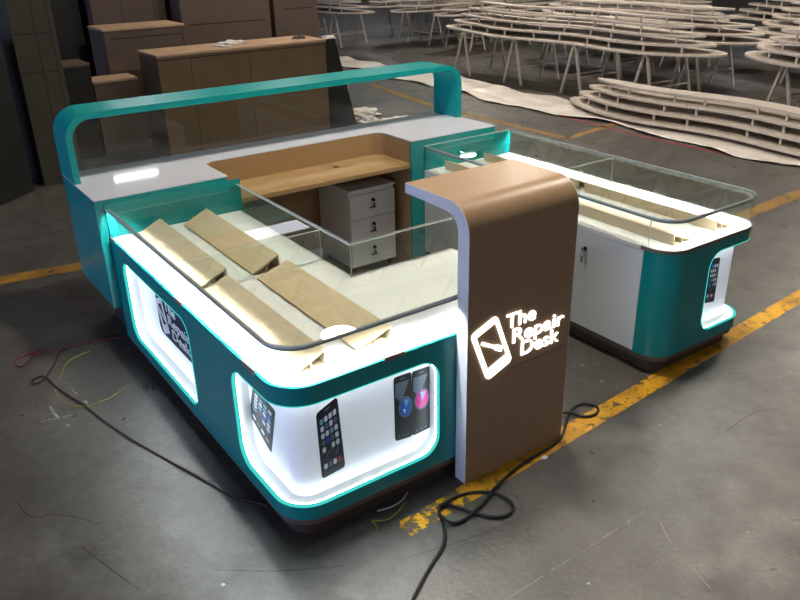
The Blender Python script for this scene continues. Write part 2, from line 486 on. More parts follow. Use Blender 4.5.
# ------------------------------------------------------------------ setting
mb = MB(); mb.add([(-10, -9, 0), (30, -9, 0), (30, 34, 0), (-10, 34, 0)], [(0, 1, 2, 3)])
mats = [M['floor'], M['crack'], M['scratch'], M['chalk']]
def ribbon(mb, pts, w, z, mi, zz=None):
    P = [Vector(p) for p in pts]
    for _ in range(2):
        Q = [P[0]]
        for a, b in zip(P[:-1], P[1:]): Q += [a*.75+b*.25, a*.25+b*.75]
        P = Q+[P[-1]]
    vs = []
    for i, p in enumerate(P):
        t = (P[min(i+1, len(P)-1)]-P[max(i-1, 0)]).normalized(); n = Vector((-t.y, t.x)); ww = w*(.6+.4*math.sin(PI*i/(len(P)-1)))/2
        vs += [(p.x+n.x*ww, p.y+n.y*ww, z), (p.x-n.x*ww, p.y-n.y*ww, z)]
    mb.add(vs, [(2*i, 2*i+1, 2*i+3, 2*i+2) for i in range(len(P)-1)], mi)
for L, w, mi in ([[(0.509,-0.715),(0.78,-0.713),(1.083,-0.706),(1.246,-0.703),(1.418,-0.7)], .006, 2],
              [[(1.403,-0.755),(1.314,-0.877),(1.266,-1.021),(1.225,-1.144)], .009, 2],
              [[(0.328,-0.298),(0.688,-0.385),(0.968,-0.4),(1.11,-0.446)], .005, 1],
              [[(-0.319,0.107),(-0.107,-0.062),(0.126,-0.191)], .006, 1],
              [[(-0.896,1.057),(-0.874,0.893),(-0.761,0.872),(-0.617,0.666)], .008, 1],
              [[(-0.729,0.57),(-0.659,0.339),(-0.606,0.183)], .008, 1],
              [[(-0.574,1.868),(-0.572,1.691),(-0.522,1.511)], .022, 3], [[(-0.658,1.702),(-0.573,1.687),(-0.437,1.658)], .018, 3],
              [[(-0.428,2.035),(-0.422,1.886),(-0.394,1.738)], .022, 3],
              [[(2.2,-.55),(2.5,-.52),(2.62,-.6)], .006, 1], [[(2.9,-.4),(3.05,-.42),(3.1,-.36)], .006, 2]):
    ribbon(mb, L, w*.62, .0012, mi)
tag(obj('floor', mb, mats, smooth=False), kind='structure')

def paintline(name, pts, w, mat):
    mb = MB(); P = [Vector(p) for p in pts]
    for a, b in zip(P[:-1], P[1:]):
        t = (b-a).normalized(); n = Vector((-t.y, t.x))*w/2; N = max(1, int((b-a).length/.5))
        for i in range(N):
            p, q = a+(b-a)*i/N, a+(b-a)*(i+1)/N
            mb.add([(p.x-n.x, p.y-n.y, .0016), (q.x-n.x, q.y-n.y, .0016), (q.x+n.x, q.y+n.y, .0016), (p.x+n.x, p.y+n.y, .0016)], [(0, 1, 2, 3)])
    tag(obj(name, mb, mat, smooth=False), kind='structure')
paintline('trim_1', [(.80,-.135), (4.07,.126), (9, .47)], .115, M['yellow'])
paintline('trim_2', [(.445,-.16), (.80,-.135)], .105, M['yellow_worn'])
paintline('trim_3', [(-6, 4.86), (.12, 3.89), (2.8, 3.5)], .17, M['yellow_old'])
paintline('trim_4', [(3.4, 1.13), (5.5,1.39), (6.4,1.43), (9, 1.6)], .15, M['yellow_old'])
paintline('trim_5', [(6.6, 9.5), (6.24, 7.3), (6.25, 4.45), (7.5, 4.68)], .11, M['yellow_old'])
paintline('trim_6', [(7.22, 8.5), (7.2, 6.3), (7.15, 5.1), (7.05, 3.9), (7.1, 2.5)], .05, M['redpaint'])

def structure(name, mb, mat): return tag(obj(name, mb, mat), kind='structure')
structure('ceiling', MB().box(-10, -9, 6.0, 30, 34, 6.15), M['ceil'])
structure('wall_back', MB().box(-10, 33.8, 0, 30, 34, 6), M['wallm'])
structure('wall_front_blocker', MB().box(-10, -9.2, 0, 30, -9, 6), M['wallm'])  # unseen wall added to block ambient light from the front
mb = MB().prism([(-9, 0), (-8, 0), (-8, 3.6), (13, 3.6), (13, 0), (33.8, 0), (33.8, 6), (-9, 6)], -10.2, -10, axis='x')  # unseen left wall added, its opening shaped to let bluish light in
structure('wall_left_light_gap', mb, M['wallm'])
structure('wall_right', MB().box(29.8, -9, 0, 30, 33.8, 6), M['wallm'])
def truss(name, y):
    mb = MB()
    mb.bar((-8, y, 5.7), (28, y, 5.7), .09); mb.bar((-8, y, 5.0), (28, y, 5.0), .09)
    for i in range(36):
        x = -8+i; mb.bar((x, y, 5.0), (x+.5, y, 5.7), .04); mb.bar((x+.5, y, 5.7), (x+1, y, 5.0), .04)
    structure(name, mb, M['truss'])
for i, y in enumerate((4.2, 7.6, 9.4, 11.2, 14.0)): truss('trim_%d' % (7+i), y)

# ------------------------------------------------------------------ L-shaped glass display counter (left)
pl = Path([(0, D), (0, 0), (XE, 0)], RC)
LS = D-RC; LA = RC*PI/2
def sY(y): return D-y
def sX(x): return LS+LA+(x-RC)
dc = thing('display_counter', 'L-shaped teal glass-topped display counter with lit rounded niches, at left front', 'display counter', (.4, .4, 0), 'glass display counters')
NICHE = .075
h1 = rrect(sY(2.035), sY(1.0), .183, .683, .10); h2 = rrect(sY(.497), sX(.765), .183, .683, .10)
mb = MB(); skin_with_holes(mb, pl, 0, pl.L, HK, HB, [h1, h2], .016)
e0, e1 = XE-.018, XE
mb.box(e0, .017, HK, e1, YI-.004, HB-.001)                               # end by the sign pillar
mb.box(.017, D-.018, HK, XI-.004, D, HB-.001)
obj('body', mb, M['teal'], dc)
def inner_pts(off=0): return [(XE, YI-off), (XI-off, YI-off), (XI-off, D)]
def outline(path, off, tail, d1=None):
    return [tuple(path.at(d, off)) for d in path.stops(0, path.L)]+tail
obj('base', MB().prism(outline(pl, .014, [(XE-.02, YI-.02), (XI-.02, YI-.02), (XI-.02, D-.02)]), HK-.038, HK+.012), M['base'], dc)
obj('inner_panel', MB().box(XI-.016, YI-.016, HK, XI, D, HB-.022).box(XI, YI-.016, HK, XE, YI, HB-.022), M['white'], dc)
obj('kickplate', MB().prism(outline(pl, .05, [(XE-.05, YI-.05), (XI-.05, YI-.05), (XI-.05, D)]), 0, HK-.039), M['kick'], dc)
obj('deck', MB().prism(outline(pl, .017, [(XE, YI), (XI, YI), (XI, D)]), HB-.022, HB), M['inner'], dc)
for hname, h, s0, s1 in (('niche_panel', h1, sY(2.06), sY(.975)), ('niche_panel', h2, sY(.522), sX(.79))):
    mb = MB(); strip(mb, pl, s0, s1, .158, .708, NICHE, NICHE+.01)
    obj(hname, mb, M['backlit'], dc)
def hole_wall(mb, path, loop, o0, o1, inset=0.0):
    vs = []; n = len(loop)
    for d, z in loop:
        a, b = path.at(d, o0), path.at(d, o1); vs += [(a.x, a.y, z), (b.x, b.y, z)]
    mb.add(vs, [(2*i, 2*((i+1) % n), 2*((i+1) % n)+1, 2*i+1) for i in range(n)]); mb.smooth = True; return mb
def hole_led(path, h, off, parent):
    s0, s1 = min(p[0] for p in h), max(p[0] for p in h); z0, z1 = min(p[1] for p in h), max(p[1] for p in h)
    def ring(i, r): return rrect(s0+i, s1-i, z0+i, z1-i, r)
    # acrylic edge of the opening, LED glow painted as emission: a closed band 4 mm thick
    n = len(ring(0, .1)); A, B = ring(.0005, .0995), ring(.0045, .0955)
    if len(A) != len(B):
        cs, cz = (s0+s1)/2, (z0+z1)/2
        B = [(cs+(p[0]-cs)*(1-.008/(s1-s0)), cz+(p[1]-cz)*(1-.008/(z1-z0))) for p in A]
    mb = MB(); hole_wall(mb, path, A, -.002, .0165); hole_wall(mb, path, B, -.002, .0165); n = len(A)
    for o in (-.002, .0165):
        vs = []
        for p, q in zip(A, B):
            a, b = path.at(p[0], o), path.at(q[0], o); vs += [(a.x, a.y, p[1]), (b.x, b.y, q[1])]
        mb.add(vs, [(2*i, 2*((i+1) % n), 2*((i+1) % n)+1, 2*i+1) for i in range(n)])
    o = obj('edge_glow', mb, M['edge_glow'], parent); o['label'] = 'turquoise acrylic edge of the niche, LED glow painted in'
    pts = []
    for s_, z_ in ring(.003, .097):
        p = path.at(s_, .021); pts.append((p.x, p.y, z_))
    mb = MB(); mb.tube(pts, .0026, 6, closed=True)
    o = obj('light_strip', mb, M['led_niche'], parent); o['label'] = 'glowing white LED strip behind the niche edge'
    mb = hole_wall(MB(), path, ring(-.001, .101), .0165, NICHE)
    hole_wall(mb, path, ring(-.004, .104), .0165, NICHE)
    obj('niche_liner', mb, M['inner'], parent)
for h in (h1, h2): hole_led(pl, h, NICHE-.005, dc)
# glass case
G = M['glass']; GM = [G, M['glass_edge']]
mb = MB(); strip(mb, pl, .001, pl.L-.002, HB, HG-.009, .004, .012); obj('glass_side', mb, G, dc)
GR = [G, M['glass_rim']]
def glass_box(mb, x0, y0, z0, x1, y1, z1):
    b = MB().box(x0, y0, z0, x1, y1, z1); ax = min(range(3), key=lambda i: (x1-x0, y1-y0, z1-z0)[i]); n0 = len(mb.v)
    mb.v += b.v
    for f in b.f:
        c = [b.v[i][ax] for i in f]; mb.f.append(tuple(i+n0 for i in f)); mb.m.append(0 if max(c)-min(c) < 1e-6 else 1)
    return mb
def pane(name, poly, z0, z1, parent):
    mb = MB(); n = len(poly)
    mb.add([(x, y, z0) for x, y in poly]+[(x, y, z1) for x, y in poly], [tuple(range(n, 2*n)), tuple(reversed(range(n)))], 0)
    mb.add([(x, y, z0) for x, y in poly]+[(x, y, z1) for x, y in poly], [(i, (i+1) % n, n+(i+1) % n, n+i) for i in range(n)], 1)
    return obj(name, mb, GM, parent, smooth=False)
obj('glass_side', glass_box(MB(), XI-.012, YI-.013, HB, XI-.004, D-.004, HG-.009), GR, dc, smooth=False)
obj('glass_side', glass_box(MB(), XI-.004, YI-.012, HB, XE-.004, YI-.004, HG-.009), GR, dc, smooth=False)
pane('glass_top', outline(pl, 0, [(XE, YI), (XI, YI), (XI, D-.003)]), HG-.009, HG, dc)
obj('glass_partition', glass_box(MB(), .030, 1.118, HB, XI-.013, 1.126, HG-.0095), GR, dc, smooth=False)
def led_rail(path, d0, d1, parent, l0=None, mat='led'):
    mb = MB(); strip(mb, path, d0, d1, HG-.014, HG-.0095, .0135, .028)
    strip(mb, path, d0, d1, HG-.026, HG-.014, .0135, .0150); strip(mb, path, d0, d1, HG-.026, HG-.014, .0265, .028)
    rl = obj('light_rail', mb, M['rail'], parent)
    if l0 is None: l0 = d0+.01
    mb = MB(); strip(mb, path, l0, d1-.01, HG-.019, HG-.0145, .0155, .0260)
    o = obj('light_strip', mb, M[mat], rl); o['label'] = 'glowing LED strip under the dark rail at the glass rim'
led_rail(pl, .02, pl.L-.03, dc)
mb = MB()
obj('end_panel', MB().box(.004, D-.0155, HB, XI+.02, D-.0005, .972), M['teal'], dc)
for y0, y1 in ((2.12, 2.20), (1.04, 1.13), (.23, .345)):
    obj('clip', MB().box(-.004, y0, HB-.012, .0045, y1, HB+.012, .002), M['bronze'], dc)
obj('clip', MB().box(.48, -.004, HB-.012, .58, .0045, HB+.012, .002), M['bronze'], dc)
# printed pictures in the corner niche
PO = NICHE
phone_print('phone_picture', pl, [(sY(.445), .577), (sY(.232), .555), (sY(.322), .285), (sY(.521), .386)], PO, dc, 'printed tilted phone with app icons, left face of corner niche', 'icons', 3)
phone_print('phone_picture', pl, [(sX(.182), .580), (sX(.286), .625), (sX(.305), .262), (sX(.188), .247)], PO, dc, 'printed upright phone with app icons on dark screen', 'icons', 5)
phone_print('phone_picture', pl, [(sX(.668), .608), (sX(.770), .606), (sX(.770), .274), (sX(.664), .270)], PO, dc, 'printed black phone with a magenta disc', 'pink', 6)
phone_print('phone_picture', pl, [(sX(.570), .612), (sX(.666), .610), (sX(.666), .270), (sX(.570), .280)], PO, dc, 'printed black phone with a blue disc', 'blue', 7)
# raised logo in the left niche, text runs towards the viewer (falling y)
def niche_place(u, v, d): return (NICHE-.008-d, 3.0-u, v)
npl = MB()
poly = [(3-1.72, .585), (3-1.66, .335), (3-1.14, .335), (3-1.14, .50), (3-1.22, .60)]
n = len(poly)
back = [niche_place(u, v, -.007) for u, v in rr(1.30, .335, 1.84, .60, .05, .05, 5)]; frnt = [niche_place(u, v, 0) for u, v in rr(1.30, .335, 1.84, .60, .05, .05, 5)]
n = len(back); npl.add(back+frnt, [tuple(reversed(range(n))), tuple(range(n, 2*n))]+[(i, (i+1) % n, n+(i+1) % n, n+i) for i in range(n)])
lg = obj('logo_plate', npl, M['navy'], dc); lg['label'] = 'dark navy logo plate reading The Repair Desk'
obj('logo_emblem', emblem(niche_place, (1.385, .462), .105, .205, math.radians(20), .004), M['ph_white'], lg)
for tx, a, b, z in (('The', 1.44, 1.605, .522), ('Repair', 1.475, 1.795, .448), ('Desk', 1.515, 1.775, .372)):
    obj('logo_text', lettering(tx, a, b, z, niche_place, .003, cap=.060), M['ph_white'], lg)

# ------------------------------------------------------------------ right display counter
X1, X2, Y0 = 2.333, 3.181, .007
RQ = .15
pr_ = Path([(X1, D), (X1, Y0), (X2, Y0), (X2, D)], RQ)
R1 = D-Y0-RQ; RA = RQ*PI/2; R2 = X2-X1-2*RQ
def rY(y): return D-y
def rX(x): return R1+RA+(x-X1-RQ)
def rYr(y): return R1+RA+R2+RA+(y-Y0-RQ)
rc = thing('display_counter', 'straight teal and white glass-topped display counter with long trays, at right across the aisle', 'display counter', (2.75, 1.1, 0), 'glass display counters')
h3 = rrect(rX(2.71), rYr(.50), .183, .690, .10)
h4 = rrect(rYr(1.0), rYr(2.035), .183, .690, .10)
TS = .18
mb = MB(); skin_with_holes(mb, pr_, rY(TS), pr_.L, HK, HB-.01, [h3, h4], .016)
mb.box(X1+.017, D-.018, HK, X2-.018, D, HB-.012)
obj('body', mb, M['teal'], rc)
obj('base', MB().prism(outline(pr_, .014, []), HK-.038, HK+.012), M['base'], rc)
obj('kickplate', MB().prism(outline(pr_, .05, []), 0, HK-.039), M['kick'], rc)
dr = obj('door', MB().box(X1+.001, TS+.003, HK+.004, X1+.018, 1.16, HB-.03, .0015), M['white'], rc)
dr2 = obj('door', MB().box(X1+.001, 1.164, HK+.004, X1+.018, D-.003, HB-.03, .0015), M['white'], rc)
def lock_x(parent, x, y, z):
    lk = obj('lock', MB().lathe([(.0, -.010), (.011, -.010), (.011, -.002), (.013, 0), (.0, 0)], (x, y, z), 16, axis='x'), M['black'], parent)
    mb = MB().box(x-.022, y-.0015, z-.008, x-.010, y+.0015, z+.008).box(x-.026, y-.010, z-.014, x-.022, y+.010, z+.010, .001)
    mb.tube([(x-.024, y+.011*math.sin(a*PI/8), z-.032+.015*math.cos(a*PI/8)) for a in range(16)], .0018, 5, closed=True)
    mb.box(x-.027, y-.007, z-.085, x-.023, y+.007, z-.042, .001)
    obj('key', mb, M['chrome'], lk, smooth=False)
lock_x(dr, X1, .600, .632)
lock_x(dr2, X1, 1.35, .632)
obj('deck', MB().prism(outline(pr_, .002, []), HB-.026, HB, bev=.003), M['inner'], rc)
mb = MB(); strip(mb, pr_, rY(TS+.02), pr_.L-.002, HB-.014, HB+.006, -.006, .004)
obj('rim', mb, M['bronze'], rc)
dI = rY(.158)
mb = MB(); strip(mb, pr_, dI, pr_.L-.002, HB, HG-.009, .005, .013); obj('glass_side', mb, G, rc)
obj('glass_side', glass_box(MB(), X1+.005, .163, HB, X1+.013, D-.004, HG-.009), GR, rc, smooth=False)
pane('glass_top', outline(pr_, 0, []), HG-.009, HG, rc)
obj('glass_partition', glass_box(MB(), X1+.030, 1.130, HB, X2-.030, 1.138, HG-.0095), GR, rc, smooth=False)
led_rail(pr_, .02, pr_.L-.03, rc, rX(X1+RQ*.6), 'led_soft')
obj('end_panel', MB().box(X1+.004, D-.0155, HB, X2-.004, D-.0005, HG-.010), M['teal'], rc)
for h, s0, s1 in ((h3, rX(2.69), rYr(.525)), (h4, rYr(.975), rYr(2.06))):
    mb = MB(); strip(mb, pr_, s0, s1, .158, .712, NICHE, NICHE+.01); obj('niche_panel', mb, M['backlit'], rc)
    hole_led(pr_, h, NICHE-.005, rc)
phone_print('phone_picture', pr_, [(rX(2.838), .600), (rX(2.925), .592), (rX(2.935), .300), (rX(2.838), .315)], NICHE, rc, 'printed dark phone with app icons beside a teal edge', 'icons', 9)

# ------------------------------------------------------------------ wooden stepped trays inside the glass cases
def tray(x_lo, x_hi, y0, y1, h, label):
    z = HB+.001; t = thing('display_tray', label, 'display tray', ((x_lo+x_hi)/2, (y0+y1)/2, z), 'wooden trays in the glass cases')
    w = x_hi-x_lo; th = .007
    obj('sloped_top', MB().prism([(x_lo, z+.004), (x_lo+.012, z+.003), (x_hi, z+h-th), (x_hi, z+h), (x_lo, z+.010)], y0, y1, axis='y'), M['maple'], t)
    obj('back_board', MB().box(x_hi-.008, y0, z, x_hi, y1, z+h-.008), M['maple'], t)
    obj('bottom_board', MB().box(x_lo+.012, y0, z, x_hi-.009, y1, z+.0028), M['maple'], t)
    xm = x_lo+w*.52
    obj('divider', MB().box(xm, y0, z+.003, xm+.006, y1, z+h*.52-.008), M['maple'], t)
    return t
tray(.115, .268, .112, 1.09, .070, 'maple wedge tray by the outer glass, front half of L-shaped counter')
tray(.425, .604, .130, 1.09, .066, 'maple wedge tray beside the bare white shelf strip, front half of L-shaped counter')
tray(.140, .290, 1.150, 2.13, .080, 'maple wedge tray by the outer glass, rear half of L-shaped counter against teal panel')
tray(.430, .585, 1.150, 2.13, .082, 'maple wedge tray on the aisle side, rear half of L-shaped counter against teal panel')
def rtray(x_hi, x_lo, y0, y1, h, label): return tray(x_lo, x_hi, y0, y1, h, label)
def tray_r(x_back, x_low, y0, y1, h, label):
    z = HB+.001; t = thing('display_tray', label, 'display tray', ((x_back+x_low)/2, (y0+y1)/2, z), 'wooden trays in the glass cases')
    w = x_low-x_back; th = .007
    obj('sloped_top', MB().prism([(x_low, z+.004), (x_low, z+.010), (x_back, z+h), (x_back, z+h-th), (x_low-.012, z+.003)], y0, y1, axis='y'), M['maple'], t)
    obj('back_board', MB().box(x_back, y0, z, x_back+.008, y1, z+h-.008), M['maple'], t)
    obj('bottom_board', MB().box(x_back+.009, y0, z, x_low-.012, y1, z+.0028), M['maple'], t)
    xm = x_back+w*.45
    obj('divider', MB().box(xm, y0, z+.003, xm+.006, y1, z+h*.55-.008), M['maple'], t)
tray_r(2.468, 2.625, .095, 1.10, .066, 'maple wedge tray on the aisle side, front half of the right counter')
tray_r(2.850, 2.985, .095, 1.10, .064, 'maple wedge tray by the outer glass, front half of the right counter')
tray_r(2.468, 2.625, 1.16, 2.14, .066, 'maple wedge tray on the aisle side, rear half of the right counter')
tray_r(2.850, 2.985, 1.16, 2.14, .064, 'maple wedge tray by the outer glass, rear half of the right counter')

# ------------------------------------------------------------------ back counter with desk recess and teal arch
XB, XR, HC, HA, YL = -.049, 3.025, 1.0, 1.424, 2.634
XD1, XD2, YD, HD = .784, 2.218, 2.633, .83
bc = thing('back_counter', 'long teal rear counter with white top, brown desk recess and glazed teal arch', 'counter', (1.5, 2.6, 0))
Y1 = D+.018
mb = MB().box(XB, Y1, .31, XD1-.012, D2, HC-.0065, .002).box(XD2+.012, Y1, .06, XR, D2, HC-.0065, .002).box(XD1-.011, D2-.02, .06, XD2+.011, D2-.001, HC-.0065)
mb.box(XB, D+.0005, .31, XD1-.012, Y1, HC-.0065).box(XD2+.012, D+.0005, .06, XR, Y1, HC-.0065)
obj('body', mb, M['teal'], bc)
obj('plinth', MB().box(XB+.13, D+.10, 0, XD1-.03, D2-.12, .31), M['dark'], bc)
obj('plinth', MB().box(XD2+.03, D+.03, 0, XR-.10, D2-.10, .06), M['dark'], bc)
# white C-shaped top
a = []
for k in range(9):
    t = PI/2*k/8; a.append((XD1+.09*(1-math.sin(t)), YD-.09*(1-math.cos(t))))
left_r = [(XD1, D)]+[(XD1+.09-.09*math.cos(PI/2*k/8), YD-.09+.09*math.sin(PI/2*k/8)) for k in range(9)]
right_r = [(XD2-.09+.09*math.sin(PI/2*k/8), YD-.09+.09*math.cos(PI/2*k/8)) for k in range(9)]+[(XD2, D)]
top = [(XB, D2), (XB, D)]+left_r+right_r+[(XR, D), (XR, D2)]
obj('worktop', MB().prism(top, HC-.006, HC), M['white_gloss'], bc)
# recess lining
def lining(pts, w, z0, z1):
    mb = MB(); P = [Vector(p) for p in pts]; vs = []
    for i, p in enumerate(P):
        t = (P[min(i+1, len(P)-1)]-P[max(i-1, 0)]).normalized(); n = Vector((-t.y, t.x))*w
        vs += [(p.x, p.y, z0), (p.x, p.y, z1), (p.x+n.x, p.y+n.y, z1), (p.x+n.x, p.y+n.y, z0)]
    fs = []
    for i in range(len(P)-1):
        p, q = i*4, i*4+4; fs += [(p, q, q+1, p+1), (p+1, q+1, q+2, p+2), (p+2, q+2, q+3, p+3), (p+3, q+3, q, p)]
    n = (len(P)-1)*4; fs += [(3, 2, 1, 0), (n, n+1, n+2, n+3)]
    mb.add(vs, fs); mb.smooth = True; return mb
left_l = [(XD1, D+.03)]+left_r[1:]; right_l = right_r[:-1]+[(XD2, D+.03)]
obj('recess_lining', lining(left_l+right_l, .011, HD-.001, HC-.0068), M['wood'], bc)
desk = obj('desk_top', MB().prism([(XD1-.008, D+.016), (XD2+.008, D+.016), (XD2+.008, D2-.021), (XD1-.008, D2-.021)], HD-.035, HD-.001, bev=.004), M['wood'], bc)
gx, gy = 1.742, 2.508
obj('cable_hole', MB().lathe([(.0, 0), (.020, 0), (.024, .003), (.0, .003)], (gx, gy, HD-.001), 20), M['black'], desk)
obj('knee_panel', MB().box(XD1-.010, D2-.035, .06, XD2+.010, D2-.0205, HD-.036).box(XD1-.011, D+.03, .0, XD1-.001, D2-.036, HD-.036).box(XD2+.002, D+.03, 0, XD2+.0115, D2-.036, HD-.036), M['wood_dark'], bc)
obj('end_strip', MB().box(XD2, D+.0004, .0, XD2+.0118, Y1, HC-.0068), M['teal'], bc)
# arch
RO = .16; TA = .040
def archp(off):
    r = RO-off; pts = [(XB+off, HC)]
    pts += [(XB+RO-r*math.cos(PI/2*k/10), HA-RO+r*math.sin(PI/2*k/10)) for k in range(11)]
    pts += [(XR-RO+r*math.sin(PI/2*k/10), HA-RO+r*math.cos(PI/2*k/10)) for k in range(11)]
    return pts+[(XR-off, HC)]
o_, i_ = archp(0), archp(TA)
mb = MB(); n = len(o_)
vs = []
for (ax, az), (bx, bz) in zip(o_, i_): vs += [(ax, YL, az), (ax, D2, az), (bx, D2, bz), (bx, YL, bz)]
fs = []
for k in range(n-1):
    p, q = 4*k, 4*k+4; fs += [(p, q, q+1, p+1), (p+1, q+1, q+2, p+2), (p+2, q+2, q+3, p+3), (p+3, q+3, q, p)]
fs += [(0, 1, 2, 3), (4*n-1, 4*n-2, 4*n-3, 4*n-4)]
mb.add(vs, fs); mb.smooth = True
obj('arch', mb, M['teal_edge'], bc)
gp = archp(TA+.001)
mb = MB().prism(gp, 2.88, 2.888, axis='y')
obj('glass_pane', mb, G, bc)

# ------------------------------------------------------------------ drawer pedestal under the desk
px0, px1, py0, py1, pz1 = 1.775, 2.182, 2.395, 2.86, .645
dp = thing('drawer_pedestal', 'small white three-drawer pedestal with keys, standing under the brown desk', 'drawer unit', ((px0+px1)/2, (py0+py1)/2, 0))
dp_dx = 0
px0 += dp_dx; px1 += dp_dx
obj('carcass', MB().box(px0, py0+.02, .045, px1, py1, pz1, .002), M['white'], dp)
obj('top', MB().box(px0-.003, py0-.004, pz1+.001, px1+.003, py1, pz1+.016, .002), M['white'], dp)
for k in range(3):
    z0 = .05+k*.19; dw = obj('drawer', MB().box(px0+.002, py0, z0, px1-.002, py0+.018, z0+.186, .002), M['white'], dp)
    cx, cz = (px0+px1)/2, z0+.135
    lk = obj('lock', MB().lathe([(0, -.008), (.012, -.008), (.012, -.001), (.0, -.001)], (cx, py0, cz), 16, axis='y'), M['black'], dw)
    mb = MB().box(cx-.0015, py0-.018, cz-.007, cx+.0015, py0-.008, cz+.007).box(cx-.009, py0-.022, cz-.012, cx+.009, py0-.018, cz+.010, .001)
    mb.box(cx-.007, py0-.021, cz-.055, cx+.007, py0-.018, cz-.024, .001).box(cx-.03, py0-.006, cz-.066, cx+.03, py0-.001, cz-.058, .001)
    obj('key', mb, M['black'], lk)
for sx in (px0+.04, px1-.04):
    for sy in (py0+.05, py1-.05):
        mb = MB().lathe([(0, 0), (.018, 0), (.018, .03), (.024, .03), (.024, .044), (0, .044)], (sx, sy, 0), 12)
        obj('foot', mb, M['black'], dp)

# ------------------------------------------------------------------ sign pillar
TX0, TX1, TY, TYB, HT = .858, 1.493, -.076, .369, 1.365
sp = thing('sign_pillar', 'brown inverted-L sign pillar with glowing white lettering and white side edges', 'sign', ((TX0+TX1)/2, 0, 0))
W = .072
ro, ri = .13, .075
prof = [(TY, 0), (TY+W, 0), (TY+W, HT-.052-ri)]
prof += [(TY+W+ri-ri*math.cos(PI/2*k/8), HT-.052-ri+ri*math.sin(PI/2*k/8)) for k in range(1, 9)]
prof += [(TYB, HT-.045), (TYB, HT)]
prof += [(TY+ro-ro*math.sin(PI/2*k/12), HT-ro+ro*math.cos(PI/2*k/12)) for k in range(13)]
def shell(prof, x0, x1):
    mb = MB(); mb.prism(prof, x0, x1, axis='x'); mb.smooth = True; return mb
obj('pillar_body', shell(prof, TX0+.002, TX1-.002), M['wood_dark'], sp)
bm_ = obj('side_edge', MB().prism(prof, TX0, TX0+.002, axis='x'), M['white'], sp)
obj('side_edge', MB().prism(prof, TX1-.002, TX1, axis='x'), M['white'], sp)
def tower_place(u, v, d): return (u, TY-d, v)
sg = obj('sign_emblem', emblem(tower_place, (.997, .684), .158, .278, math.radians(21.5), .006), M['led_sign'], sp); sg['label'] = 'glowing white outlined phone emblem with a screwdriver'
for tx, a, b, z in (('The', 1.080, 1.258, .752), ('Repair', 1.122, 1.446, .669), ('Desk', 1.178, 1.418, .588)):
    o = obj('sign_text', lettering(tx, a, b, z, tower_place, .006, cap=.072), M['led_sign'], sp); o['label'] = 'glowing white word ' + tx

obj('sign_line', MB().box(1.103, TY-.003, .541, 1.47, TY, .545), M['bronze'], sp)
# ------------------------------------------------------------------ cables and wires on the floor
def smooth_pts(P, it=2):
    P = [Vector(p) for p in P]
    for _ in range(it):
        Q = [P[0]]
        for a, b in zip(P[:-1], P[1:]): Q += [a*.75+b*.25, a*.25+b*.75]
        P = Q+[P[-1]]
    return P
def cable(name, P, r, mat, label, cat='cable', lift=None, cross=()):
    Q = smooth_pts(P); pts = []
    for i, p in enumerate(Q):
        z = r+.001
        for j in range(i):            # a strand crossing an earlier one climbs over it
            if i-j > 12 and (Q[j]-p).length < r*4.5: z = max(z, r*3.2*(1-((Q[j]-p).length/(r*4.5))**2)+r)
        pts.append((p.x, p.y, z+.0016))
    z = [q[2] for q in pts]
    for _ in range(3): z = [(z[max(i-1, 0)]+z[i]*2+z[min(i+1, len(z)-1)])/4 for i in range(len(z))]
    z = [max(v, r+.0017) for v in z]
    mb = MB().tube([(a[0], a[1], b) for a, b in zip(pts, z)], r, 8)
    return tag(obj(name, mb, mat, loc=(P[0][0], P[0][1], 0)), label, cat)
big = [(-.05, -.72), (0.1, -.60), (0.248,-0.505),(0.378,-0.421),(0.493,-0.365),(0.544,-0.329),(0.606,-0.239),(0.628,-0.164),(0.686,-0.134),(0.784,-0.13),(0.885,-0.171),(0.945,-0.26),(0.931,-0.346),(0.862,-0.368),(0.801,-0.337),(0.757,-0.27),(0.721,-0.191),(0.682,-0.149),(0.634,-0.158),(0.601,-0.225),(0.641,-0.273),(0.731,-0.275),(0.843,-0.238),(0.944,-0.192),(1.044,-0.157),(1.207,-0.125),(1.302,-0.122),(1.397,-0.11),(1.479,-0.095),(1.571,-0.031),(1.666,0.039),(1.749,0.074),(1.822,0.069),(1.851,0.01),(1.827,-0.034),(1.769,-0.051),(1.717,-0.028),(1.68,0.023),(1.62,.09),(1.56,.16)]
cable('power_cable', big, .0072, M['rubber'], 'thick black power cable looping on the floor in front of the sign pillar')
black = [(.02, 2.47), (-.1, 2.50), (-0.23,2.486),(-0.322,2.492),(-0.381,2.467),(-0.424,2.347),(-0.512,2.186),(-0.581,2.127),(-0.605,2.173),(-0.569,2.218),(-0.513,2.18),(-0.503,2.037),(-0.46,1.868),(-0.415,1.72),(-0.391,1.585),(-0.372,1.486),(-0.324,1.291),(-0.271,1.109),(-0.14,0.715),(-0.114,0.625),(-0.082,0.522),(-0.042,0.444),(0.005,0.383),(0.035,0.33)]
cable('power_cable', black, .005, M['maroon'], 'thin dark maroon cable curling over the floor left of the L-shaped counter')
red = [(0.037,2.405),(-0.076,2.464),(-0.232,2.475),(-0.369,2.51),(-0.48,2.54),(-0.56,2.578),(-0.626,2.539),(-0.642,2.442),(-0.609,2.402),(-0.53,2.506),(-0.472,2.545)]
cable('electric_wire', red, .0042, M['redwire'], 'dark red wire with a small loop at far left of the floor', 'wire')
cable('electric_wire', [(-0.217,2.358),(-0.306,2.345),(-0.38,2.29),(-0.42,2.198),(-0.458,2.109)], .0025, M['yellowwire'], 'short thin yellow wire curving inside the maroon cable bend', 'wire')
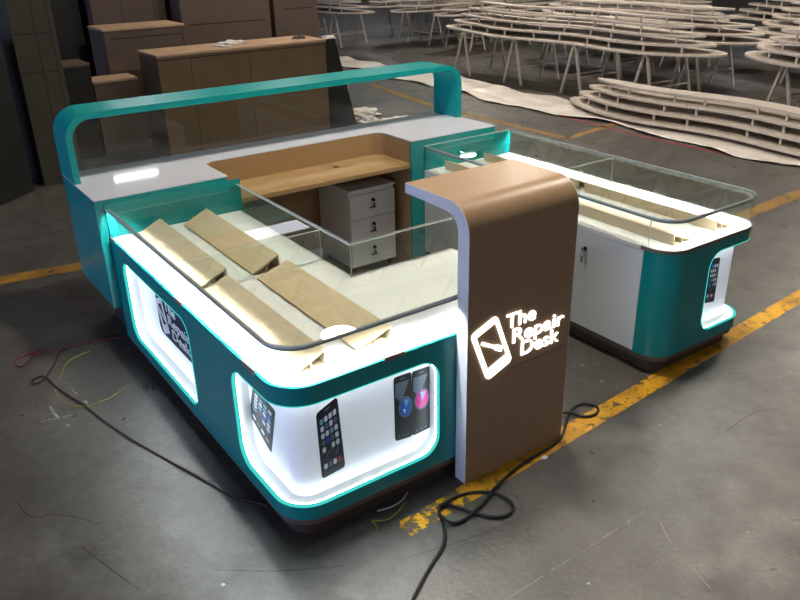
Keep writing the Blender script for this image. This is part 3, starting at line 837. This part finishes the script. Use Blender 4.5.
cable('electric_wire', [(-0.51,1.993),(-0.517,1.904),(-0.499,1.799),(-0.451,1.729),(-0.383,1.699),(-0.304,1.704),(-0.213,1.743),(-0.136,1.804)], .0025, M['yellowwire'], 'thin yellow wire bowed across the maroon cable at left', 'wire')
cable('electric_wire', [(0.557,-0.019),(0.478,-0.061),(0.42,-0.074),(0.38,-0.05),(0.36,-0.027),(0.361,-0.066),(0.348,-0.104)], .004, M['yellowwire'], 'yellow wire end on the floor beneath the front counter edge', 'wire')
cable('electric_wire', [(0.60,0.03),(0.567,0.007),(0.532,-0.007),(0.472,-0.01),(0.417,0.006)], .004, M['whitewire'], 'short white wire poking from under the front counter', 'wire')

# ------------------------------------------------------------------ crates and cabinets behind
def board_cabinet(name, label, cat, x0, x1, y0, y1, h, mat, seams_v=(), seams_h=(), top=None, rz=0, extra=None, side=None):
    cx, cy = (x0+x1)/2, (y0+y1)/2
    t = thing(name, label, cat, (cx, cy, 0)); t.rotation_euler = (0, 0, rz)
    body = MB().box(x0, y0, 0, x1, y1, h-(.03 if top else 0), .006)
    obj('body', body, mat, t)
    if top: obj('lid', MB().box(x0-.008, y0-.008, h-.029, x1+.008, y1+.008, h, .004), top, t)
    if seams_v or seams_h:
        mb = MB()
        for x, a, b in seams_v: mb.box(x-.004, y0-.0015, a, x+.004, y0+.004, b)
        for z, a, b in seams_h: mb.box(a, y0-.002, z-.007, b, y0+.004, z+.007)
        obj('panel_joint', mb, M['gap'], t)
    return t
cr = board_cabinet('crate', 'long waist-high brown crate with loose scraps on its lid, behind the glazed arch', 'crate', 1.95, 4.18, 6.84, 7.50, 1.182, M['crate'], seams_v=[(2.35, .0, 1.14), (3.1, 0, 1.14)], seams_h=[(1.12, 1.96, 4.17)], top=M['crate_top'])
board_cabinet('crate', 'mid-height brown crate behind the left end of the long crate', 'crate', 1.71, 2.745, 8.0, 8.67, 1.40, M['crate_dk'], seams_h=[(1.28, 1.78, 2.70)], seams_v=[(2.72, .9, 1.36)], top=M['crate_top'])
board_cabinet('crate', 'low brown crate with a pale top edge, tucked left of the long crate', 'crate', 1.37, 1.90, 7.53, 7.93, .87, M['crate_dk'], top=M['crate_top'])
board_cabinet('cabinet', 'tall brown cabinet with a horizontal joint, right behind the long crate', 'cabinet', 3.00, 4.36, 8.75, 9.5, 2.5, M['crate_dk'], seams_h=[(1.30, 3.10, 4.28)])
board_cabinet('cabinet', 'tall brown cabinet at the right end of the cabinet row, next to the white trestles', 'cabinet', 4.43, 5.16, 8.75, 9.5, 2.5, M['crate_dk'], seams_h=[(1.42, 4.60, 5.06)])
board_cabinet('cabinet', 'tall dark cabinet behind the mid-height crate', 'cabinet', 1.9, 2.92, 9.1, 9.8, 2.5, M['crate_dk'], seams_v=[(2.3, 0, 2.5), (2.75, 0, 2.5)])
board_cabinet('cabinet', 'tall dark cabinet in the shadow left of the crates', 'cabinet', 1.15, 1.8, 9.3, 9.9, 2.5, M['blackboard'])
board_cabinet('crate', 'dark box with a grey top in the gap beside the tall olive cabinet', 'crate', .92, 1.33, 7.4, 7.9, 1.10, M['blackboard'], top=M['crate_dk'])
board_cabinet('cabinet', 'tall olive-brown panelled cabinet standing at the far left', 'cabinet', .39, .82, 6.52, 7.2, 2.6, M['olive'], seams_v=[(.62, 0, 2.58), (.77, 0, 2.58)], seams_h=[(1.55, .40, .77), (1.17, .40, .77)], rz=.1)
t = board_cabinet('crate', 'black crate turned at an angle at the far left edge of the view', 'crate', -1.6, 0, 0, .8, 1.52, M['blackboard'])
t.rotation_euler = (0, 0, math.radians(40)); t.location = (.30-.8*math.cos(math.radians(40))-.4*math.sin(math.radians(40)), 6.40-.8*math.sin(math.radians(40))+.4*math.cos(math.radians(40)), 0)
# black board leaning at the long crate's right end
mb = MB().prism([(4.20, 0), (4.645, 0), (4.36, 1.17), (4.20, 1.17)], 6.90, 7.02, axis='y', bev=.003)
lb = obj('panel', mb, M['blackboard'], loc=(4.4, 6.95, 0)); tag(lb, 'black board with a slanting edge leaning at the right end of the long crate', 'board')
# crumpled scraps
def scrap(name, c, rx, ry, h, seed, mat, label, cat, rz=0):
    rnd = random.Random(seed); bm = bmesh.new(); bmesh.ops.create_icosphere(bm, subdivisions=3, radius=1)
    ph = [rnd.random()*6 for _ in range(6)]
    for v in bm.verts:
        k = 1+.22*math.sin(v.co.x*5+ph[0])*math.sin(v.co.y*6+ph[1])+.18*math.sin(v.co.z*9+ph[2]+v.co.x*7)+rnd.uniform(-.08, .08)
        x, y, z = v.co.x*rx*k, v.co.y*ry*k, max(v.co.z*h*k, -.15*h)+.15*h
        v.co = Vector((x*math.cos(rz)-y*math.sin(rz)+c[0], x*math.sin(rz)+y*math.cos(rz)+c[1], z+c[2]))
    mb = MB(); mb.from_bm(bm); return tag(obj(name, mb, mat, loc=c), label, cat)
scrap('packing_scrap', (2.95, 7.10, 1.183), .22, .09, .05, 1, M['paper'], 'torn pale wrapping lying on the long crate lid', 'scrap', .2)
scrap('packing_scrap', (3.95, 7.12, 1.183), .08, .05, .04, 2, M['crate_dk'], 'small brown lump on the right end of the long crate lid', 'scrap')
scrap('packing_scrap', (4.28, 6.93, 1.172), .10, .05, .035, 3, M['paper'], 'white scrap on top of the black board', 'scrap')
scrap('plastic_wrap', (5.0, 7.35, .003), .26, .22, .10, 4, M['paper'], 'crumpled grey wrap on the floor right of the black board', 'wrap')
scrap('plastic_wrap', (5.15, 6.70, .003), .28, .14, .05, 5, M['plastic'], 'flat white wrap on the floor just behind the rear counter', 'wrap')
scrap('plastic_wrap', (4.66, 6.60, .003), .14, .12, .13, 6, M['paper'], 'small crumpled grey bag at the foot of the black board', 'wrap')
scrap('paper_bit', (1.30, -.155, .003), .018, .012, .006, 8, M['ph_white'], 'white paper bit on the floor before the sign pillar', 'scrap')

# white film on the floor
rnd = random.Random(11)
mb = MB(); NY, NX = 150, 16; vs = []
def film_edges(y):
    near = 7.18+.10*math.sin(y*1.7)+.06*math.sin(y*4.1+1)-.12*(y > 11)*(y-11)+.30*max(0, min(1, (y-8.2)/3))*.5
    far = 8.12+.12*math.sin(y*1.3+2)+.05*math.sin(y*5)
    return near, far
for i in range(NY+1):
    y = 1.4+(12.9-1.4)*i/NY; a, b = film_edges(y)
    for j in range(NX+1):
        u = j/NX; x = a+(b-a)*u
        z = .012+.024*abs(math.sin(x*9+1.5*math.sin(y*2.3)))*abs(math.sin(y*3.1+x*2))+.008*rnd.random()
        if 5.7 > y > 1.9 and u > .15: z = .008
        z += .03*math.exp(-((y-7.75)/.16)**2)*math.exp(-((u-.75)/.25)**2)
        vs.append((x, y, z))
fs = []
for i in range(NY):
    for j in range(NX):
        p = i*(NX+1)+j; fs.append((p, p+1, p+NX+2, p+NX+1))
mb.add(vs, fs); n = len(mb.v)
mb.smooth = True
fo = obj('plastic_sheet', mb, M['plastic'], loc=(7.6, 7, 0)); tag(fo, 'long crumpled white plastic sheet along the floor under the low wavy rack', 'plastic sheet')
sm = fo.modifiers.new('thickness', 'SOLIDIFY'); sm.thickness = .004; sm.offset = 1

# ------------------------------------------------------------------ wavy tiered board racks on trestles
def wave_rack(name, label, cx, cy, length, depth, tiers, z0, ang=0, phase=0, amp=.085, posts=True):
    """long axis = local y; each tier is smaller than the one below; posts stand between tiers"""
    t = thing(name, label, 'wavy rack', (cx, cy, 0), 'white wavy tiered racks'); t.rotation_euler = (0, 0, ang)
    TH, ST, IN = .028, .115, .115
    c0 = Vector((cx, cy, 0))
    def edge(k, v, side):
        y = -length/2+.16*k+(length-.32*k)*v
        H = depth/2-IN*k
        taper = max(0, 1-abs(2*v-1)**5)**.55
        c = amp*math.sin(2*PI*y/2.7+phase)
        lean = .0
        return (c+side*H*taper+lean, y)
    for k in range(tiers):
        NV = 44; L = []
        vv = [.5-.5*math.cos(PI*i/NV) for i in range(NV+1)]
        lo = [edge(k, v, -1) for v in vv]; hi = [edge(k, v, 1) for v in vv]
        poly = lo+list(reversed(hi[1:-1])); poly = [(x+cx, y+cy) for x, y in poly]
        mb = MB().prism(list(reversed(poly)), z0+k*ST, z0+k*ST+TH); mb.smooth = True
        obj('board', mb, M['wave'], t)
    if posts:
        for k in range(tiers-1):
            n = int(length/1.2)
            mbs = []
            for i in range(n):
                for dv in (-.045, .045):
                    v = (i+.5)/n+dv
                    x, y = edge(k+1, v, -1); x += .025
                    mb = MB().box(cx+x-.012, cy+y-.012, z0+k*ST+TH, cx+x+.012, cy+y+.012, z0+(k+1)*ST)
                    obj('post', mb, M['wave'], t)
    return t

def trestle(cx, cy, label, ang=0, h=.76, span=.9, spread=.44):
    t = thing('trestle', label, 'trestle', (cx, cy, 0), 'steel trestles under the wavy racks'); t.rotation_euler = (0, 0, ang)
    for sx in (-span/2, span/2):
        for sy in (-1, 1):
            obj('leg', MB().bar((cx+sx, cy+sy*spread/2, 0), (cx+sx*.96, cy+sy*.03, h-.03), .035), M['trestle'], t)
        obj('foot_rail', MB().bar((cx+sx*.985, cy-spread*.36, .22), (cx+sx*.985, cy+spread*.36, .22), .02), M['trestle'], t) if False else None
    obj('top_rail', MB().bar((cx-span/2, cy, h-.02), (cx+span/2, cy, h-.02), .05, .04), M['trestle'], t)
    for sy in (-1, 1):
        obj('cross_bar', MB().bar((cx-span/2*.98, cy+sy*spread/2*.66, .28), (cx+span/2*.98, cy+sy*spread/2*.66, .28), .022), M['trestle'], t)
    return t
first_trestle = None
def trestles(cx, cy, n, length, ang, where):
    global first_trestle
    for i in range(n):
        v = (-.5+(i+.5)/n)*length*.92
        x, y = cx-math.sin(ang)*v, cy+math.cos(ang)*v
        o = ('nearest-to-left', 'second', 'third', 'fourth')
        lab = f'steel trestle {where}, ' + ('left end' if i == n-1 else 'right end' if i == 0 else 'left middle' if i >= n/2 else 'right middle')
        if first_trestle is None: first_trestle = trestle(x, y, lab, ang)
        else:
            c = copy_tree(first_trestle); c.location = (x, y, 0); c.rotation_euler = (0, 0, ang); c['label'] = lab

wave_rack('tiered_rack', 'low white wavy tiered rack lying on plastic sheet on the floor, nearest right', 7.96, 3.30, 5.5, .98, 4, .058, 0, 1.75, .075)
RACKS = [
 # cx, cy, length, depth, tiers, ang, phase, n trestles, label of rack, phrase for its trestles
 (8.93, 7.22, 6.0, 1.1, 5, 0, 2.6, 4, 'long white wavy tiered rack on trestles, foremost behind the plastic sheet', 'under the foremost long wavy rack'),
 (9.45, 1.4, 5.6, 1.25, 5, 0, 1.0, 4, 'white wavy tiered rack on trestles cut by the right edge of the view', 'under the wavy rack at the right edge'),
 (10.55, 7.1, 5.2, 1.2, 5, 0, 2.0, 3, 'white wavy tiered rack standing directly behind the foremost trestle rack', 'under the wavy rack behind the foremost one'),
 (12.3, 2.9, 6.0, 1.3, 5, 0, .4, 3, 'white wavy tiered rack at upper right beyond the rack cut by the frame', 'under the wavy rack at upper right'),
 (12.0, 8.4, 4.6, 1.2, 5, 0, 1.2, 3, 'white wavy tiered rack in the third row at top centre right', 'under the third-row wavy rack'),
 (12.3, 12.15, 4.6, 1.0, 5, PI/2, .7, 3, 'white wavy tiered rack end-on, just left of the foremost trestle rack', 'under the end-on wavy rack left of the foremost one'),
 (12.3, 13.6, 4.8, 1.0, 5, PI/2, 2.7, 3, 'white wavy tiered rack end-on, second from the foremost rack leftwards', 'under the second end-on wavy rack'),
 (12.6, 15.3, 4.8, 1.0, 5, PI/2, 4.1, 3, 'white wavy tiered rack end-on, third from the foremost rack leftwards', 'under the third end-on wavy rack'),
 (8.95, 16.0, 4.4, .95, 5, .25, 1.9, 3, 'white wavy tiered rack nearest the tall brown cabinets', 'under the wavy rack nearest the brown cabinets'),
 (9.1, 20.5, 4.0, 1.0, 5, .2, .9, 2, 'white wavy tiered rack furthest left, half behind the tall brown cabinet', 'under the furthest left wavy rack'),
 (14.2, 5.0, 5.2, 1.3, 5, 0, 3.0, 2, 'white wavy tiered rack in the back row at top right corner', 'under the wavy rack in the top right corner'),
 (14.0, 9.55, 3.7, 1.0, 5, 0, 4.4, 2, 'white wavy tiered rack in the back row at top centre', 'under the wavy rack at top centre'),
]
for cx, cy, ln, dep, ti, ang, ph, nt, lab, wh in RACKS:
    wave_rack('tiered_rack', lab, cx, cy, ln, dep, ti, .764, ang, ph)
    trestles(cx, cy, nt, ln, ang, wh)

# ------------------------------------------------------------------ lamps under the roof
def bay_lamp(x, y, label, power, z=5.0):
    t = thing('bay_lamp', label, 'lamp', (x, y, z), 'round roof lamps')
    obj('shade', MB().lathe([(.06, .34), (.10, .30), (.30, .05), (.31, .02), (.29, .022), (.09, .28), (.06, .30)], (x, y, z), 28), M['steel'], t)
    o = obj('lens', MB().lathe([(0, .03), (.285, .03), (.285, .022), (0, .022)], (x, y, z), 28), emit('lamp_lens', (255,244,228), power), t)
    obj('stem', MB().tube([(x, y, z+.30), (x, y, 6.004)], .015, 8), M['steel'], t)
def tube_lamp(x, y, label, z=5.0):
    t = thing('tube_lamp', label, 'lamp', (x, y, z), 'roof tube lamps')
    obj('housing', MB().box(x-.62, y-.06, z+.04, x+.62, y+.06, z+.10, .005), M['steel'], t)
    obj('tube', MB().tube([(x-.55, y, z), (x+.55, y, z)], .022, 10), M['tube'], t)
    for s in (-.5, .5): obj('hanger', MB().tube([(x+s, y, z+.10), (x+s, y, 5.999)], .006, 6), M['steel'], t)
bay_lamp(4.15, 6.87, 'round roof lamp above the rear of the kiosk', 150)
bay_lamp(9.2, 8.0, 'round roof lamp above the wavy racks', 270)
bay_lamp(5.2, .8, 'round roof lamp above the right counter', 180)
bay_lamp(1.9, 1.1, 'round roof lamp straight above the kiosk', 230)
bay_lamp(12.5, 14.0, 'round roof lamp above the end-on racks', 270)
bay_lamp(12.0, 3.2, 'round roof lamp above the racks at upper right', 270)
bay_lamp(2.5, -7.0, 'added round lamp in front of the kiosk, brightening its front faces', 100)  # unseen lamp added to lift the pillar's dark front
tube_lamp(4.42, 17.36, 'tube lamp far behind the brown cabinets')
tube_lamp(5.75, 22.1, 'tube lamp furthest back')
structure('window_1', MB().box(6.0, 13.7, 5.96, 7.4, 15.0, 5.998), M['sky'])
k = 2
for wx, wy, ax, ay in ((8.5, 27, 1.0, 2), (13.5, 27, 1.0, 2), (18.5, 27, 1.0, 2), (23.5, 20, 1.0, 2), (23.5, 12, 1.0, 2)):
    structure('window_%d' % k, MB().box(wx-ax, wy-ay, 5.96, wx+ax, wy+ay, 5.998), M['sky']); k += 1

# ------------------------------------------------------------------ world, camera, view
w = bpy.data.worlds.new('world'); S.world = w; w.use_nodes = True
bg = w.node_tree.nodes['Background']; bg.inputs[0].default_value = (.43, .54, .93, 1); bg.inputs[1].default_value = 3.6

cam = bpy.data.cameras.new('camera'); co = bpy.data.objects.new('camera', cam); COL.objects.link(co)
cam.sensor_width = 36; cam.lens = 774.766/800*36; cam.clip_end = 100; cam.clip_start = .05
co.location = (-1.0451, -2.3408, 2.3401)
co.rotation_mode = 'XYZ'
co.rotation_euler = (math.radians(64.98947), math.radians(1.18742), math.radians(-35.04221))
S.camera = co
S.cycles.transparent_max_bounces = 32
S.cycles.max_bounces = 10
S.cycles.sample_clamp_indirect = 6
vs_ = S.view_settings
vs_.view_transform = 'Standard'; vs_.look = 'None'; vs_.exposure = 0; vs_.gamma = 1; vs_.use_curve_mapping = False
